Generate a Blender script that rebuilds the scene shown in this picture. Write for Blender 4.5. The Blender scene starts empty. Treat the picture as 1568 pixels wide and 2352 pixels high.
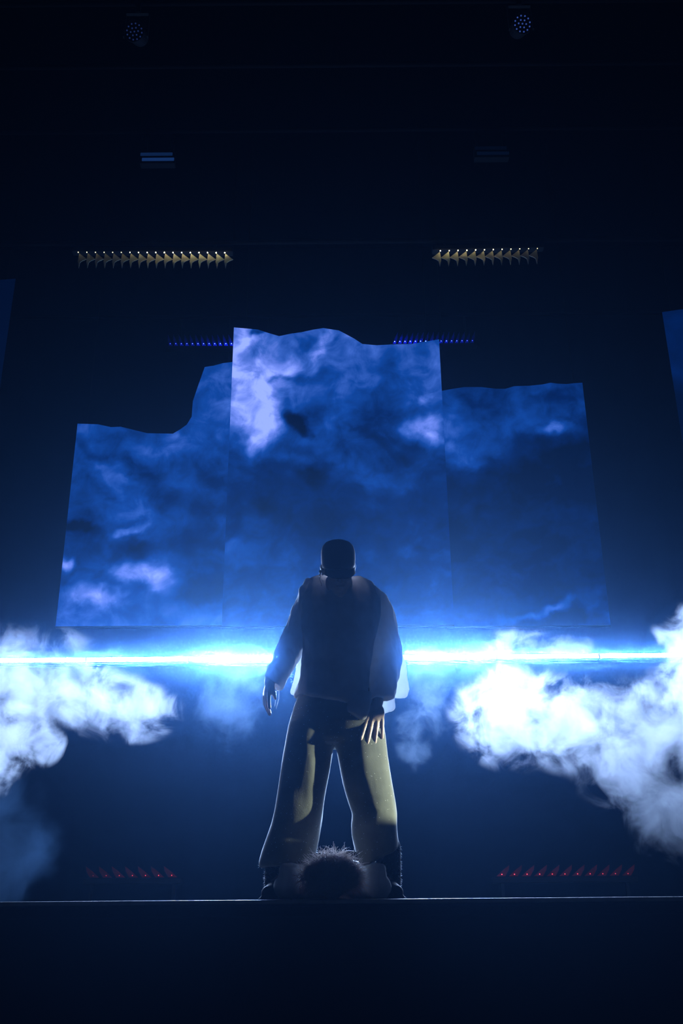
import bpy, bmesh, math, random
import numpy as np
from mathutils import Vector, Matrix

# ------------------------------------------------------------------ camera, world, exposure
scene = bpy.context.scene
W, H = 1568.0, 2352.0
LENS = 35.0
FPX = LENS / 36.0 * H
PITCH = math.radians(22.9)
ROLL = math.radians(0.45)
STAGE_Z = 1.20
EDGE_Y = 4.30
CAM = Vector((0.0, 0.0, STAGE_Z - 0.123))

cam_f = Vector((0, math.cos(PITCH), math.sin(PITCH)))
_r0 = Vector((1, 0, 0))
_u0 = _r0.cross(cam_f)
cam_r = _r0 * math.cos(ROLL) - _u0 * math.sin(ROLL)
cam_u = _u0 * math.cos(ROLL) + _r0 * math.sin(ROLL)

cam_data = bpy.data.cameras.new('camera')
cam_data.sensor_fit = 'VERTICAL'
cam_data.sensor_height = 36.0
cam_data.sensor_width = 24.0
cam_data.lens = LENS
cam_data.clip_end = 100
cam = bpy.data.objects.new('camera', cam_data)
scene.collection.objects.link(cam)
m = Matrix.Identity(4)
for i, v in enumerate((cam_r, cam_u, -cam_f)):
    m[0][i], m[1][i], m[2][i] = v.x, v.y, v.z
m.translation = CAM
cam.matrix_world = m
scene.camera = cam

world = bpy.data.worlds.new('hall_air')
scene.world = world
world.use_nodes = True
wt = world.node_tree
wt.nodes.clear()
w_out = wt.nodes.new('ShaderNodeOutputWorld')
w_bg = wt.nodes.new('ShaderNodeBackground')
w_bg.inputs['Color'].default_value = (0.0, 0.0, 0.0, 1)
w_bg.inputs['Strength'].default_value = 0.0
w_add = wt.nodes.new('ShaderNodeAddShader')               # thin theatrical haze fills the hall: narrow lobe for lens bloom, blue light put into the colours
HAZE = (((0.27, 0.60, 1.0), 0.0014, 0.994), ((0.0, 0.19, 1.0), 0.00075, 0.82))
for k, (hc_, hd, hg) in enumerate(HAZE):
    w_vol = wt.nodes.new('ShaderNodeVolumeScatter')
    w_vol.inputs['Color'].default_value = (*hc_, 1)
    w_vol.inputs['Density'].default_value = hd
    w_vol.inputs['Anisotropy'].default_value = hg
    wt.links.new(w_vol.outputs[0], w_add.inputs[k])
wt.links.new(w_bg.outputs[0], w_out.inputs['Surface'])
wt.links.new(w_add.outputs[0], w_out.inputs['Volume'])

vs = scene.view_settings
vs.view_transform = 'Standard'
vs.look = 'None'
vs.gamma = 1.0
vs.use_curve_mapping = False
vs.exposure = 0.0
scene.cycles.max_bounces = 5
scene.cycles.diffuse_bounces = 2
scene.cycles.glossy_bounces = 2
scene.cycles.transmission_bounces = 3
scene.cycles.transparent_max_bounces = 6
scene.cycles.volume_bounces = 2
scene.cycles.volume_max_steps = 128
scene.cycles.sample_clamp_indirect = 4.0
scene.cycles.use_light_tree = False

BAR_LEVEL = 420.0            # radiance of the LED strobe row (centre units)
BEAM_POWER = 260.0          # watts in the narrow forward beam of each strobe unit
BEAM_COLOR = (0.40, 0.58, 1.0)
BEAM_SPREAD = math.radians(76)
BEAM_TILT = 12.0
LED_COLOR = (0.26, 0.48, 1.0)


def P(px, py, Y):
    """point on the upright plane y = Y seen at photo pixel (px, py)"""
    d = cam_f + cam_r * ((px - W / 2) / FPX) - cam_u * ((py - H / 2) / FPX)
    return CAM + d * ((Y - CAM.y) / d.y)


def px_size(px, py, Y):
    return (P(px + 1, py, Y) - P(px, py, Y)).length


# ------------------------------------------------------------------ helpers
def link(o, parent=None):
    scene.collection.objects.link(o)
    if parent is not None:
        o.parent = parent
    return o


def tag(o, label=None, cat=None, group=None, kind=None):
    if label: o['label'] = label
    if cat: o['category'] = cat
    if group: o['group'] = group
    if kind: o['kind'] = kind
    return o


def empty(name, loc=(0, 0, 0), label=None, cat=None, group=None):
    o = bpy.data.objects.new(name, None)
    o.empty_display_size = 0.1
    o.location = loc
    link(o)
    return tag(o, label, cat, group)


def mesh_obj(name, me, mat=None, parent=None, loc=None, smooth=False):
    o = bpy.data.objects.new(name, me)
    if mat is not None and not me.materials:
        me.materials.append(mat)
    if smooth:
        me.shade_smooth()
    link(o, parent)
    if loc is not None:
        o.location = loc
    return o


def bm_to(name, bm, mat=None, parent=None, loc=None, smooth=False):
    me = bpy.data.meshes.new(name)
    bmesh.ops.recalc_face_normals(bm, faces=bm.faces)
    bm.to_mesh(me)
    bm.free()
    return mesh_obj(name, me, mat, parent, loc, smooth)


def bm_box(bm, c, s, bevel=0.0, rot=None):
    g = bmesh.ops.create_cube(bm, size=1.0)
    vsx = g['verts']
    for v in vsx:
        v.co = Vector((v.co.x * s[0], v.co.y * s[1], v.co.z * s[2]))
    if bevel > 0:
        es = list({e for v in vsx for e in v.link_edges})
        r = bmesh.ops.bevel(bm, geom=es, offset=bevel, segments=2, affect='EDGES', profile=0.5)
        vsx = list({v for f in r['faces'] for v in f.verts} | {v for v in vsx if v.is_valid})
    for v in vsx:
        if rot is not None:
            v.co = rot @ v.co
        v.co += Vector(c)
    return vsx


def bm_tube(bm, a, b, r0, r1=None, seg=12, caps=True):
    a, b = Vector(a), Vector(b)
    r1 = r0 if r1 is None else r1
    ax = (b - a).normalized()
    n = ax.orthogonal().normalized()
    t = ax.cross(n)
    rings = []
    for c, r in ((a, r0), (b, r1)):
        rings.append([bm.verts.new(c + (n * math.cos(2 * math.pi * k / seg) + t * math.sin(2 * math.pi * k / seg)) * r) for k in range(seg)])
    for k in range(seg):
        bm.faces.new((rings[0][k], rings[0][(k + 1) % seg], rings[1][(k + 1) % seg], rings[1][k]))
    if caps:
        bm.faces.new(rings[0][::-1])
        bm.faces.new(rings[1])


def mat_new(name):
    mt = bpy.data.materials.new(name)
    mt.use_nodes = True
    nt = mt.node_tree
    nt.nodes.clear()
    out = nt.nodes.new('ShaderNodeOutputMaterial')
    return mt, nt, out


def nd(nt, kind, **kw):
    n = nt.nodes.new(kind)
    for k, v in kw.items():
        if k in n.inputs.keys():
            n.inputs[k].default_value = v
        else:
            setattr(n, k, v)
    return n


def pbr(name, col, rough=0.7, metal=0.0, var=0.25, scale=8.0, bump=0.0, bump_scale=60.0, spec=0.5):
    mt, nt, out = mat_new(name)
    b = nd(nt, 'ShaderNodeBsdfPrincipled')
    b.inputs['Roughness'].default_value = rough
    b.inputs['Metallic'].default_value = metal
    b.inputs['Specular IOR Level'].default_value = spec
    tc = nd(nt, 'ShaderNodeTexCoord')
    n = nd(nt, 'ShaderNodeTexNoise')
    n.inputs['Scale'].default_value = scale
    n.inputs['Detail'].default_value = 4
    nt.links.new(tc.outputs['Object'], n.inputs['Vector'])
    rp = nd(nt, 'ShaderNodeValToRGB')
    c = Vector(col)
    rp.color_ramp.elements[0].color = (*(c * (1 - var)), 1)
    rp.color_ramp.elements[1].color = (*(c * (1 + var)), 1)
    nt.links.new(n.outputs['Fac'], rp.inputs['Fac'])
    nt.links.new(rp.outputs['Color'], b.inputs['Base Color'])
    if bump > 0:
        n2 = nd(nt, 'ShaderNodeTexNoise')
        n2.inputs['Scale'].default_value = bump_scale
        n2.inputs['Detail'].default_value = 3
        nt.links.new(tc.outputs['Object'], n2.inputs['Vector'])
        bp = nd(nt, 'ShaderNodeBump')
        bp.inputs['Strength'].default_value = bump
        bp.inputs['Distance'].default_value = 0.01
        nt.links.new(n2.outputs['Fac'], bp.inputs['Height'])
        nt.links.new(bp.outputs['Normal'], b.inputs['Normal'])
    nt.links.new(b.outputs[0], out.inputs['Surface'])
    return mt


def emitter(name, col, strength, use_obj_color=False):
    mt, nt, out = mat_new(name)
    e = nd(nt, 'ShaderNodeEmission')
    e.inputs['Color'].default_value = (*col, 1)
    e.inputs['Strength'].default_value = strength
    if use_obj_color:
        oi = nd(nt, 'ShaderNodeObjectInfo')
        mul = nd(nt, 'ShaderNodeMath', operation='MULTIPLY')
        mul.inputs[1].default_value = strength
        sep = nd(nt, 'ShaderNodeSeparateColor')
        nt.links.new(oi.outputs['Color'], sep.inputs[0])
        nt.links.new(sep.outputs[0], mul.inputs[0])
        nt.links.new(mul.outputs[0], e.inputs['Strength'])
    nt.links.new(e.outputs[0], out.inputs['Surface'])
    return mt


M_black = pbr('black_drape', (0.0025, 0.0025, 0.003), 1.0, 0, 0.3, 3.0, spec=0.0)
M_deck = pbr('black_stage_deck', (0.006, 0.006, 0.007), 0.9, 0, 0.4, 14.0, 0.2, 90.0, spec=0.05)
M_fascia = pbr('dark_stage_fascia', (0.012, 0.014, 0.02), 0.85, 0, 0.35, 2.5, spec=0.2)
M_nosing = pbr('worn_metal_nosing', (0.5, 0.52, 0.56), 0.35, 0.7, 0.6, 9.0)
M_floor = pbr('dark_hall_floor', (0.02, 0.02, 0.022), 0.8, 0, 0.3, 4.0)
M_housing = pbr('black_lamp_housing', (0.006, 0.006, 0.007), 0.7, 0.0, 0.2, 20.0, spec=0.2)
M_pipe = pbr('black_steel_pipe', (0.003, 0.003, 0.004), 0.8, 0.0, 0.3, 16.0, spec=0.08)
M_fin = {'y': pbr('straw_beam_fin', (0.70, 0.68, 0.55), 0.8, 0.0, 0.1, 20.0, spec=0.0), 'b': pbr('blue_beam_fin', (0.10, 0.14, 0.8), 0.8, 0.0, 0.1, 20.0, spec=0.0), 'r': pbr('red_beam_fin', (0.32, 0.03, 0.035), 0.8, 0.0, 0.1, 20.0, spec=0.0)}  # added fins stand in for the light beams in the haze

# ------------------------------------------------------------------ the setting
XW, YB, ZC = 7.2, 13.2, 11.5


def slab(name, c, s, mat, kind='structure'):
    bm = bmesh.new()
    bm_box(bm, (0, 0, 0), s)
    o = bm_to(name, bm, mat, None, c)
    tag(o, kind=kind)
    return o


slab('floor', (0, 6, -0.05), (2 * XW, 16.0, 0.1), M_floor)
slab('ceiling', (0, 6, ZC + 0.05), (2 * XW, 16.0, 0.1), M_black)
slab('wall_left', (-XW - 0.05, 6, ZC / 2), (0.1, 16.0, ZC + 0.2), M_black)
slab('wall_right', (XW + 0.05, 6, ZC / 2), (0.1, 16.0, ZC + 0.2), M_black)
slab('wall_back', (0, YB + 0.55, ZC / 2), (2 * XW, 0.1, ZC), M_black)
st = slab('stage_platform', (0, (EDGE_Y + 0.02 + YB) / 2 + 0.24, STAGE_Z - 0.03), (2 * XW, YB - EDGE_Y + 0.46, 0.06), M_deck)
slab('stage_front', (0, EDGE_Y + 0.06, (STAGE_Z - 0.06) / 2), (2 * XW, 0.05, STAGE_Z - 0.06), M_fascia)
# nosing strip along the stage lip
bm = bmesh.new()
bm_box(bm, (0, 0, 0), (2 * XW, 0.022, 0.018), 0.004)
tag(bm_to('trim_1', bm, M_nosing, None, (0, EDGE_Y + 0.008, STAGE_Z - 0.008)), kind='structure')

# black pleated masking drape across the back
bm = bmesh.new()
n = 360
prev = None
for i in range(n + 1):
    x = -XW + 0.05 + (2 * XW - 0.1) * i / n
    y = 0.006 * math.sin(i * 0.62) + 0.006 * math.sin(i * 0.23 + 1.1)
    a, b = bm.verts.new((x, y, 0)), bm.verts.new((x, y * 0.8, ZC - STAGE_Z - 0.05))
    if prev:
        bm.faces.new((prev[0], a, b, prev[1]))
    prev = (a, b)
dr = bm_to('back_drape', bm, M_black, None, (0, YB + 0.2, STAGE_Z + 0.01), True)
tag(dr, 'black pleated drape hanging across the whole back of the stage', 'curtain')
# ------------------------------------------------------------------ projection panels with a cloud film
rng = np.random.default_rng(7)
LAT = rng.random((64, 64))


def vnoise(x, y):
    xi, yi = np.floor(x).astype(int), np.floor(y).astype(int)
    fx, fy = x - xi, y - yi
    fx, fy = fx * fx * fx * (fx * (fx * 6 - 15) + 10), fy * fy * fy * (fy * (fy * 6 - 15) + 10)
    g = lambda i, j: LAT[(xi + i) % 64, (yi + j) % 64]
    return (g(0, 0) * (1 - fx) + g(1, 0) * fx) * (1 - fy) + (g(0, 1) * (1 - fx) + g(1, 1) * fx) * fy


def fbm(x, y, oct=6, rough=0.55):
    s, a, t = 0, 1.0, 0
    for o in range(oct):
        s = s + a * vnoise(x * 2 ** o + 17.3 * o, y * 2 ** o + 9.1 * o)
        t += a
        a *= rough
    return s / t


def screen_material():
    mt, nt, out = mat_new('cloud_film_screen')
    at = nd(nt, 'ShaderNodeAttribute', attribute_name='film')
    tc = nd(nt, 'ShaderNodeTexCoord')
    n1 = nd(nt, 'ShaderNodeTexNoise')
    n1.inputs['Scale'].default_value = 3.2
    n1.inputs['Detail'].default_value = 9
    n1.inputs['Roughness'].default_value = 0.55
    n1.inputs['Distortion'].default_value = 0.6
    nt.links.new(tc.outputs['Object'], n1.inputs['Vector'])
    mr = nd(nt, 'ShaderNodeMapRange')
    mr.inputs['From Min'].default_value = 0.3
    mr.inputs['From Max'].default_value = 0.7
    mr.inputs['To Min'].default_value = 0.74
    mr.inputs['To Max'].default_value = 1.26
    nt.links.new(n1.outputs['Fac'], mr.inputs['Value'])
    mul = nd(nt, 'ShaderNodeMath', operation='MULTIPLY')
    nt.links.new(at.outputs['Fac'], mul.inputs[0])
    nt.links.new(mr.outputs[0], mul.inputs[1])
    rp = nd(nt, 'ShaderNodeValToRGB')
    cr = rp.color_ramp
    cr.elements[0].position = 0.0
    cr.elements[0].color = (0.0, 0.0012, 0.008, 1)
    cr.elements[1].position = 1.0
    cr.elements[1].color = (0.26, 0.35, 0.92, 1)
    for p, c in ((0.22, (0.0, 0.010, 0.075)), (0.45, (0.003, 0.042, 0.25)), (0.62, (0.03, 0.095, 0.42)), (0.82, (0.115, 0.19, 0.66))):
        e = cr.elements.new(p)
        e.color = (*c, 1)
    nt.links.new(mul.outputs[0], rp.inputs['Fac'])
    e = nd(nt, 'ShaderNodeEmission')
    e.inputs['Strength'].default_value = 1.3
    nt.links.new(rp.outputs['Color'], e.inputs['Color'])
    nt.links.new(e.outputs[0], out.inputs['Surface'])
    mt.cycles.emission_sampling = 'NONE'
    return mt


M_film = screen_material()


def panel(name, Y, top_px, bottom_py, base_fn, blobs, label, gain=1.0, cols=110, rows=150, seed=0.0, warp=26.0, base_dim=False):
    """hanging panel: vertical sides, torn top edge, film brightness as a vertex map on its face"""
    pts = [P(x, y, Y) for x, y in top_px]
    xs = np.array([p.x for p in pts])
    zs = np.array([p.z for p in pts])
    for i in range(1, len(xs)):
        if xs[i] <= xs[i - 1]:
            xs[i] = xs[i - 1] + 0.004
    zb = P((top_px[0][0] + top_px[-1][0]) / 2, bottom_py, Y).z
    X = np.unique(np.concatenate([np.linspace(xs[0], xs[-1], cols), xs]))
    T = np.interp(X, xs, zs)
    V = np.linspace(0, 1, rows)
    XX = np.repeat(X[:, None], rows, 1)
    ZZ = zb + (T[:, None] - zb) * V[None, :]
    # film picture: map the panel point back to film coordinates
    d = np.stack([XX - CAM.x, np.full_like(XX, Y - CAM.y), ZZ - CAM.z], -1)
    f = d @ np.array(cam_f)
    U_ = d @ np.array(cam_r) / f * FPX + W / 2
    V_ = -(d @ np.array(cam_u)) / f * FPX + H / 2
    wx = (fbm(U_ / 70 + seed, V_ / 70 + 3.1) - 0.5) * 2 * warp * 1.6
    wy = (fbm(U_ / 70 + 11.7 + seed, V_ / 70 + 8.3) - 0.5) * 2 * warp
    u, v = U_ + wx, V_ + wy
    val = base_fn(u, v)
    for bx, by, rx, ry, ang, amp in blobs:
        ca, sa = math.cos(math.radians(ang)), math.sin(math.radians(ang))
        dx, dy = u - bx, v - by
        a = (dx * ca + dy * sa) / (rx * 1.15)
        b = (-dx * sa + dy * ca) / (ry * 1.15)
        r2 = a * a + b * b
        val = val + amp * np.exp(-r2 ** 1.3)
    val = val + (0.2 if base_dim else 1.0) * ((fbm(u / 95 + 5 + seed, v / 60 + 2) - 0.5) * 0.30 + (fbm(u / 30 + 5, v / 22 + 2 + seed) - 0.5) * 0.10)
    val = np.clip(val, 0.02, 1.0) * gain
    nc = len(X)
    zc = float(zs.min())
    xc = float((xs[0] + xs[-1]) / 2)
    co = np.stack([XX - xc, np.zeros_like(XX), ZZ - zb], -1).reshape(-1, 3)
    idx = np.arange(nc * rows).reshape(nc, rows)
    q = np.stack([idx[:-1, :-1], idx[1:, :-1], idx[1:, 1:], idx[:-1, 1:]], -1).reshape(-1, 4)
    me = bpy.data.meshes.new(name)
    me.from_pydata(co.tolist(), [], q.tolist())
    at = me.color_attributes.new('film', 'FLOAT_COLOR', 'POINT')
    cv = np.repeat(val.reshape(-1, 1), 4, 1)
    cv[:, 3] = 1
    at.data.foreach_set('color', cv.astype(np.float32).ravel())
    me.materials.append(M_film)
    me.materials.append(M_black)
    root = empty(name, (xc, Y, zb), label, 'screen', 'cloud film panels behind the light row')
    o = mesh_obj('screen_face', me, None, root, None, True)
    so = o.modifiers.new('cloth', 'SOLIDIFY')
    so.thickness = 0.012
    so.offset = -1
    so.material_offset = 1
    so.material_offset_rim = 1
    # bottom batten pipe in the hem and two hanging wires
    bm = bmesh.new()
    bm_tube(bm, (xs[0] - xc, 0.02, -0.012), (xs[-1] - xc, 0.02, -0.012), 0.014, seg=8)
    bm_to('hem_pipe', bm, M_housing, root, None, True)
    for k in (0.06, 0.94):
        xw = xs[0] + (xs[-1] - xs[0]) * k
        zt = float(np.interp(xw, xs, zs))
        bm = bmesh.new()
        bm_tube(bm, (xw - xc, 0.012, zt - zb - 0.05), (xw - xc, 0.012, ZC - zb), 0.003, seg=6)
        bm_to('hanging_wire', bm, M_housing, root)
    return root


def base_left(u, v):
    return 0.40 - 0.10 * np.clip((v - 1000) / 250, 0, 1) + 0.16 * np.clip((v - 1260) / 160, 0, 1)


panel('projection_panel', 11.0,
      [(178, 973), (225, 974.5), (255, 981), (277, 980), (338, 995), (397, 996), (414, 986), (429, 975), (440, 957), (441.5, 921), (455, 885), (470, 843), (490, 840), (512, 834), (545, 830)],
      1437, base_left,
      [(340, 1320, 66, 22, 10, 0.52), (215, 1362, 60, 22, 8, 0.40), (150, 1281, 16, 10, 0, 0.45), (297, 1213, 24, 9, -15, 0.40),
       (265, 1100, 50, 26, 20, 0.14), (400, 1090, 70, 24, 25, 0.14), (185, 1210, 36, 9, 12, -0.32), (320, 1255, 20, 16, 0, -0.18),
       (475, 1345, 50, 34, -30, -0.26), (340, 1110, 60, 30, 40, -0.13), (200, 1035, 60, 16, 20, -0.10), (470, 1130, 60, 60, 0, -0.10),
       (500, 900, 50, 60, 0, 0.14), (420, 1020, 90, 20, -8, 0.16), (300, 1180, 60, 26, 0, 0.10), (500, 1250, 70, 30, 0, -0.05)],
      'torn-topped cloud film panel left of the tall centre panel', seed=0.0)


def base_centre(u, v):
    return 0.50 + 0.06 * np.clip((700 - u) / 80, 0, 1) * np.clip((1040 - v) / 60, 0, 1) - 0.30 * np.clip((v - 860) / 260, 0, 1) + 0.04 * np.clip((v - 1200) / 150, 0, 1)


panel('projection_panel', 10.7,
      [(537, 752), (560, 754), (592, 757), (620, 766), (641, 772), (670, 766), (692, 763), (720, 757), (742, 753.5), (778, 759), (812, 777), (832, 790), (865, 793), (902, 791), (945, 790), (980, 784), (1008, 779.5)],
      1437, base_centre,
      [(548, 800, 24, 80, 0, 0.30), (590, 830, 70, 60, 0, 0.14), (600, 905, 84, 44, -20, 0.34), (680, 850, 34, 24, -20, 0.28), (604, 992, 32, 34, 0, 0.52),
       (560, 945, 44, 55, 0, 0.22), (650, 935, 40, 30, 0, 0.16), (745, 785, 12, 38, 10, 0.30), (975, 985, 46, 26, 8, 0.50), (975, 916, 12, 10, 0, 0.22),
       (660, 968, 34, 14, 20, -0.46), (690, 985, 26, 14, 40, -0.30), (652, 920, 22, 20, 30, -0.34), (648, 876, 26, 6, -5, -0.32), (722, 868, 36, 14, -15, -0.16),
       (712, 1092, 40, 22, 10, -0.26), (600, 1150, 30, 20, 0, -0.16), (880, 950, 80, 70, 0, -0.14), (900, 855, 50, 34, 20, -0.12), (705, 790, 16, 14, 0, -0.16),
       (775, 980, 30, 22, 20, 0.18), (840, 1090, 60, 24, 15, 0.18), (930, 880, 70, 20, 0, 0.08), (730, 1010, 60, 26, 20, 0.08), (555, 1262, 50, 30, 0, 0.20),
       (580, 758, 20, 6, 0, -0.40), (880, 1030, 80, 14, 30, -0.12), (800, 1200, 150, 50, 0, -0.08), (620, 1050, 60, 20, 0, 0.08)],
      'tallest cloud film panel standing behind the performer', seed=4.0, cols=130, rows=190)


def base_right(u, v):
    return 0.30 - 0.25 * np.clip((v - 990) / 100, 0, 1) - 0.02 * np.clip((u - 1100) / 200, 0, 1) + 0.12 * np.clip((v - 1350) / 50, 0, 1)


panel('projection_panel', 11.02,
      [(1000, 899), (1015, 897.5), (1040, 893), (1065, 889), (1105, 889), (1140, 893), (1160, 893), (1180, 887), (1215, 886), (1245, 883), (1264, 879), (1280, 881), (1300, 882), (1320, 880), (1337, 879)],
      1437.5, base_right,
      [(1040, 980, 40, 40, 0, 0.18), (1060, 1045, 60, 40, 0, 0.26), (1275, 990, 32, 11, -10, 0.30), (1180, 970, 90, 20, -5, 0.10), (1090, 925, 24, 20, 0, -0.08),
       (1320, 1030, 60, 22, -18, -0.20), (1290, 920, 40, 20, 0, -0.06), (1245, 1405, 58, 10, -22, 0.26), (1300, 1388, 60, 12, -14, 0.20), (1385, 1385, 30, 22, 40, 0.16),
       (1310, 1420, 50, 18, -10, -0.30), (1280, 1378, 20, 8, 0, -0.12), (1180, 1425, 70, 14, -8, 0.12)],
      'dim cloud film panel right of the tall centre panel', seed=8.0)

panel('projection_panel', 11.04,
      [(1520, 717), (1560, 711), (1620, 706), (1700, 712), (1800, 704), (1860, 709)],
      1437.5, lambda u, v: 0.13 - 0.11 * np.clip((v - 840) / 60, 0, 1) + 0.0 * u,
      [(1560, 850, 60, 14, 0, 0.07), (1550, 760, 26, 26, 0, 0.03)],
      'almost dark film panel cut off by the right edge', seed=12.0, cols=60, rows=90, base_dim=True)
panel('projection_panel', 11.04,
      [(-300, 640), (-200, 652), (-120, 640), (-40, 646), (36, 640)],
      1437.5, lambda u, v: 0.0 - 0.05 * np.clip((v - 700) / 300, 0, 1) + 0.0 * u,
      [], 'unlit film panel cut off by the left edge', seed=15.0, cols=60, rows=90, base_dim=True)
# ------------------------------------------------------------------ the row of LED strobe bars behind the performer
BAR_Y = 9.5
M_cells = {}


def cell_mat(level):
    k = round(level, 3)
    if k not in M_cells:
        M_cells[k] = emitter('white_led_cell', LED_COLOR, BAR_LEVEL * k)
    return M_cells[k]


bz = P(784, 1511, BAR_Y).z
PITCH_CELL = 0.0500
N_CELL = 20
FIX_W = PITCH_CELL * N_CELL
bm = bmesh.new()
bm_tube(bm, (-XW, 0, 0), (XW, 0, 0), 0.024, seg=14)
pipe = bm_to('lighting_pipe', bm, M_pipe, None, (0, BAR_Y + 0.11, bz - 0.02), True)
tag(pipe, 'black steel pipe carrying the glowing white strobe row', 'pipe', 'rigging pipes over the stage')
bm = bmesh.new()
bmesh.ops.create_grid(bm, x_segments=1, y_segments=1, size=0.5)
for v in bm.verts:
    v.co = Vector((v.co.x * 0.044, 0, v.co.y * 0.040))
bmesh.ops.recalc_face_normals(bm, faces=bm.faces)
bm.normal_update()
if bm.faces[:][0].normal.y > 0:
    bmesh.ops.reverse_faces(bm, faces=bm.faces[:])
ex = bmesh.ops.extrude_face_region(bm, geom=bm.faces[:])
for v in ex['geom']:
    if isinstance(v, bmesh.types.BMVert):
        v.co.y += 0.006
cell_me = bpy.data.meshes.new('led_cell')
bmesh.ops.recalc_face_normals(bm, faces=bm.faces)
bm.to_mesh(cell_me)
bm.free()
cell_me.materials.append(None)
cell_me.materials.append(M_housing)
for f in cell_me.polygons:
    f.material_index = 0 if f.normal.y < -0.5 else 1
house_bm = bmesh.new()
bm_box(house_bm, (0, 0.035, 0), (FIX_W - 0.004, 0.06, 0.062), 0.006)
for k in (-0.3, 0.3):
    bm_box(house_bm, (k, 0.075, -0.01), (0.03, 0.022, 0.03), 0.003)
house_me = bpy.data.meshes.new('housing')
house_bm.to_mesh(house_me)
house_bm.free()
house_me.materials.append(M_housing)
bb = bmesh.new()
bm_box(bb, (0, 0, 0), (0.006, 0.010, 0.046))
blade_me = bpy.data.meshes.new('louvre_blade')
bb.to_mesh(blade_me)
bb.free()
blade_me.materials.append(M_housing)
bar_label = {
    -3: 'white LED strobe bar at the left end of the glowing row',
    -2: 'white LED strobe bar over the left smoke cloud, second from the left end',
    -1: 'white LED strobe bar just left of the performer in the glowing row',
    0: 'white LED strobe bar hidden behind the performer in the glowing row',
    1: 'white LED strobe bar just right of the performer in the glowing row',
    2: 'white LED strobe bar over the right smoke cloud, second from the right end',
    3: 'white LED strobe bar at the right end of the glowing row'}
LEVEL = {-3: 0.28, -2: 0.42, -1: 1.35, 0: 1.7, 1: 1.35, 2: 0.45, 3: 0.34}
for i in range(-3, 4):
    root = empty('strobe_bar', (i * FIX_W, BAR_Y, bz), bar_label[i], 'stage light', 'white strobe bars in one row')
    h = bpy.data.objects.new('housing', house_me)
    link(h, root)
    for c in range(N_CELL):
        o = bpy.data.objects.new('led_cell', cell_me)
        link(o, root)
        o.location = ((c - (N_CELL - 1) / 2) * PITCH_CELL, -0.001, 0)
        o.material_slots[0].link = 'OBJECT'
        xx = i + (c + 0.5) / N_CELL - 0.5
        o.material_slots[0].material = cell_mat(round(0.30 + 1.8 * math.exp(-(xx / 1.0) ** 2), 1))


    # the narrow forward beam of the unit
    al = bpy.data.lights.new('strobe_beam', 'AREA')
    al.shape = 'RECTANGLE'
    al.size, al.size_y = FIX_W * 0.98, 0.036
    al.spread = BEAM_SPREAD
    al.color = BEAM_COLOR
    al.energy = BEAM_POWER * LEVEL[i]
    ao = bpy.data.objects.new('strobe_beam', al)
    link(ao, root)
    ao.location = (0, -0.004, 0)
    ao.rotation_euler = (-math.radians(90 - BEAM_TILT), 0, 0)
    # thin louvre blades between the cells
    for c in range(N_CELL + 1):
        o = bpy.data.objects.new('louvre_blade', blade_me)
        link(o, root)
        o.location = (max(-FIX_W / 2 + 0.0035, min(FIX_W / 2 - 0.0035, (c - N_CELL / 2) * PITCH_CELL)), -0.010, 0)


# ------------------------------------------------------------------ coloured LED battens
def batten(name, p0, p1, ncell, color, strength, levels, fin_dir, fin_len, label, group, up=False, hang=None, lens_r=0.005, fin='y'):
    """row of small lenses, each shining on an added fin shaped like its beam in the haze"""
    p0, p1 = Vector(p0), Vector(p1)
    L = (p1 - p0).length
    root = empty(name, (p0 + p1) / 2, label, 'stage light', group)
    root.rotation_euler = (0, -math.asin((p1.z - p0.z) / L), 0)
    s = -1 if not up else 1
    bm = bmesh.new()
    bm_box(bm, (0, 0.02, -s * 0.030), (L + 0.06, 0.08, 0.05), 0.006)
    bm_to('housing', bm, M_housing, root)
    em = emitter(name + '_lens', color, strength, True)
    pitch = L / ncell
    fb = bmesh.new()
    shape = ((0, 0), (0.95, 0.40), (0.45, 0.52), (0.22, 0.62), (0.12, 1.0), (-0.08, 0.55)) if not up else ((-0.40, 0.0), (0.30, 0.0), (0.62, 0.55), (0.70, 1.0), (0.20, 0.60))  # outline of the light beam put into the fin
    a = [fb.verts.new((fin_dir * pitch * cx, 0.004 + 0.010 * cz, s * (0.004 + fin_len * cz))) for cx, cz in shape]
    fb.faces.new(a)
    ex = bmesh.ops.extrude_face_region(fb, geom=fb.faces[:])
    for v in ex['geom']:
        if isinstance(v, bmesh.types.BMVert):
            v.co.y += 0.004
    bmesh.ops.recalc_face_normals(fb, faces=fb.faces)
    fin_me = bpy.data.meshes.new('beam_fin')
    fb.to_mesh(fin_me)
    fb.free()
    fin_me.materials.append(M_fin[fin])
    lb = bmesh.new()
    bmesh.ops.create_uvsphere(lb, u_segments=8, v_segments=5, radius=lens_r)
    lens_me = bpy.data.meshes.new('lens')
    lb.to_mesh(lens_me)
    lb.free()
    lens_me.materials.append(em)
    for k in range(ncell):
        x = (k + 0.5) * pitch - L / 2
        f = bpy.data.objects.new('beam_fin', fin_me)
        link(f, root)
        f.location = (x, 0.0, 0)
        l = bpy.data.objects.new('lens', lens_me)
        link(l, root)
        l.location = (x, -0.030, s * 0.020)
        lv = levels(k / max(1, ncell - 1))
        l.color = (lv, lv, lv, 1)
    if hang:
        for xk in (-L * 0.4, L * 0.4):
            bm = bmesh.new()
            bm_box(bm, (xk, 0.03, hang / 2 + 0.03), (0.03, 0.008, hang + (0.10 if up else 0.0)), 0.0)
            bm_to('bracket', bm, M_housing, root)
    return root


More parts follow.
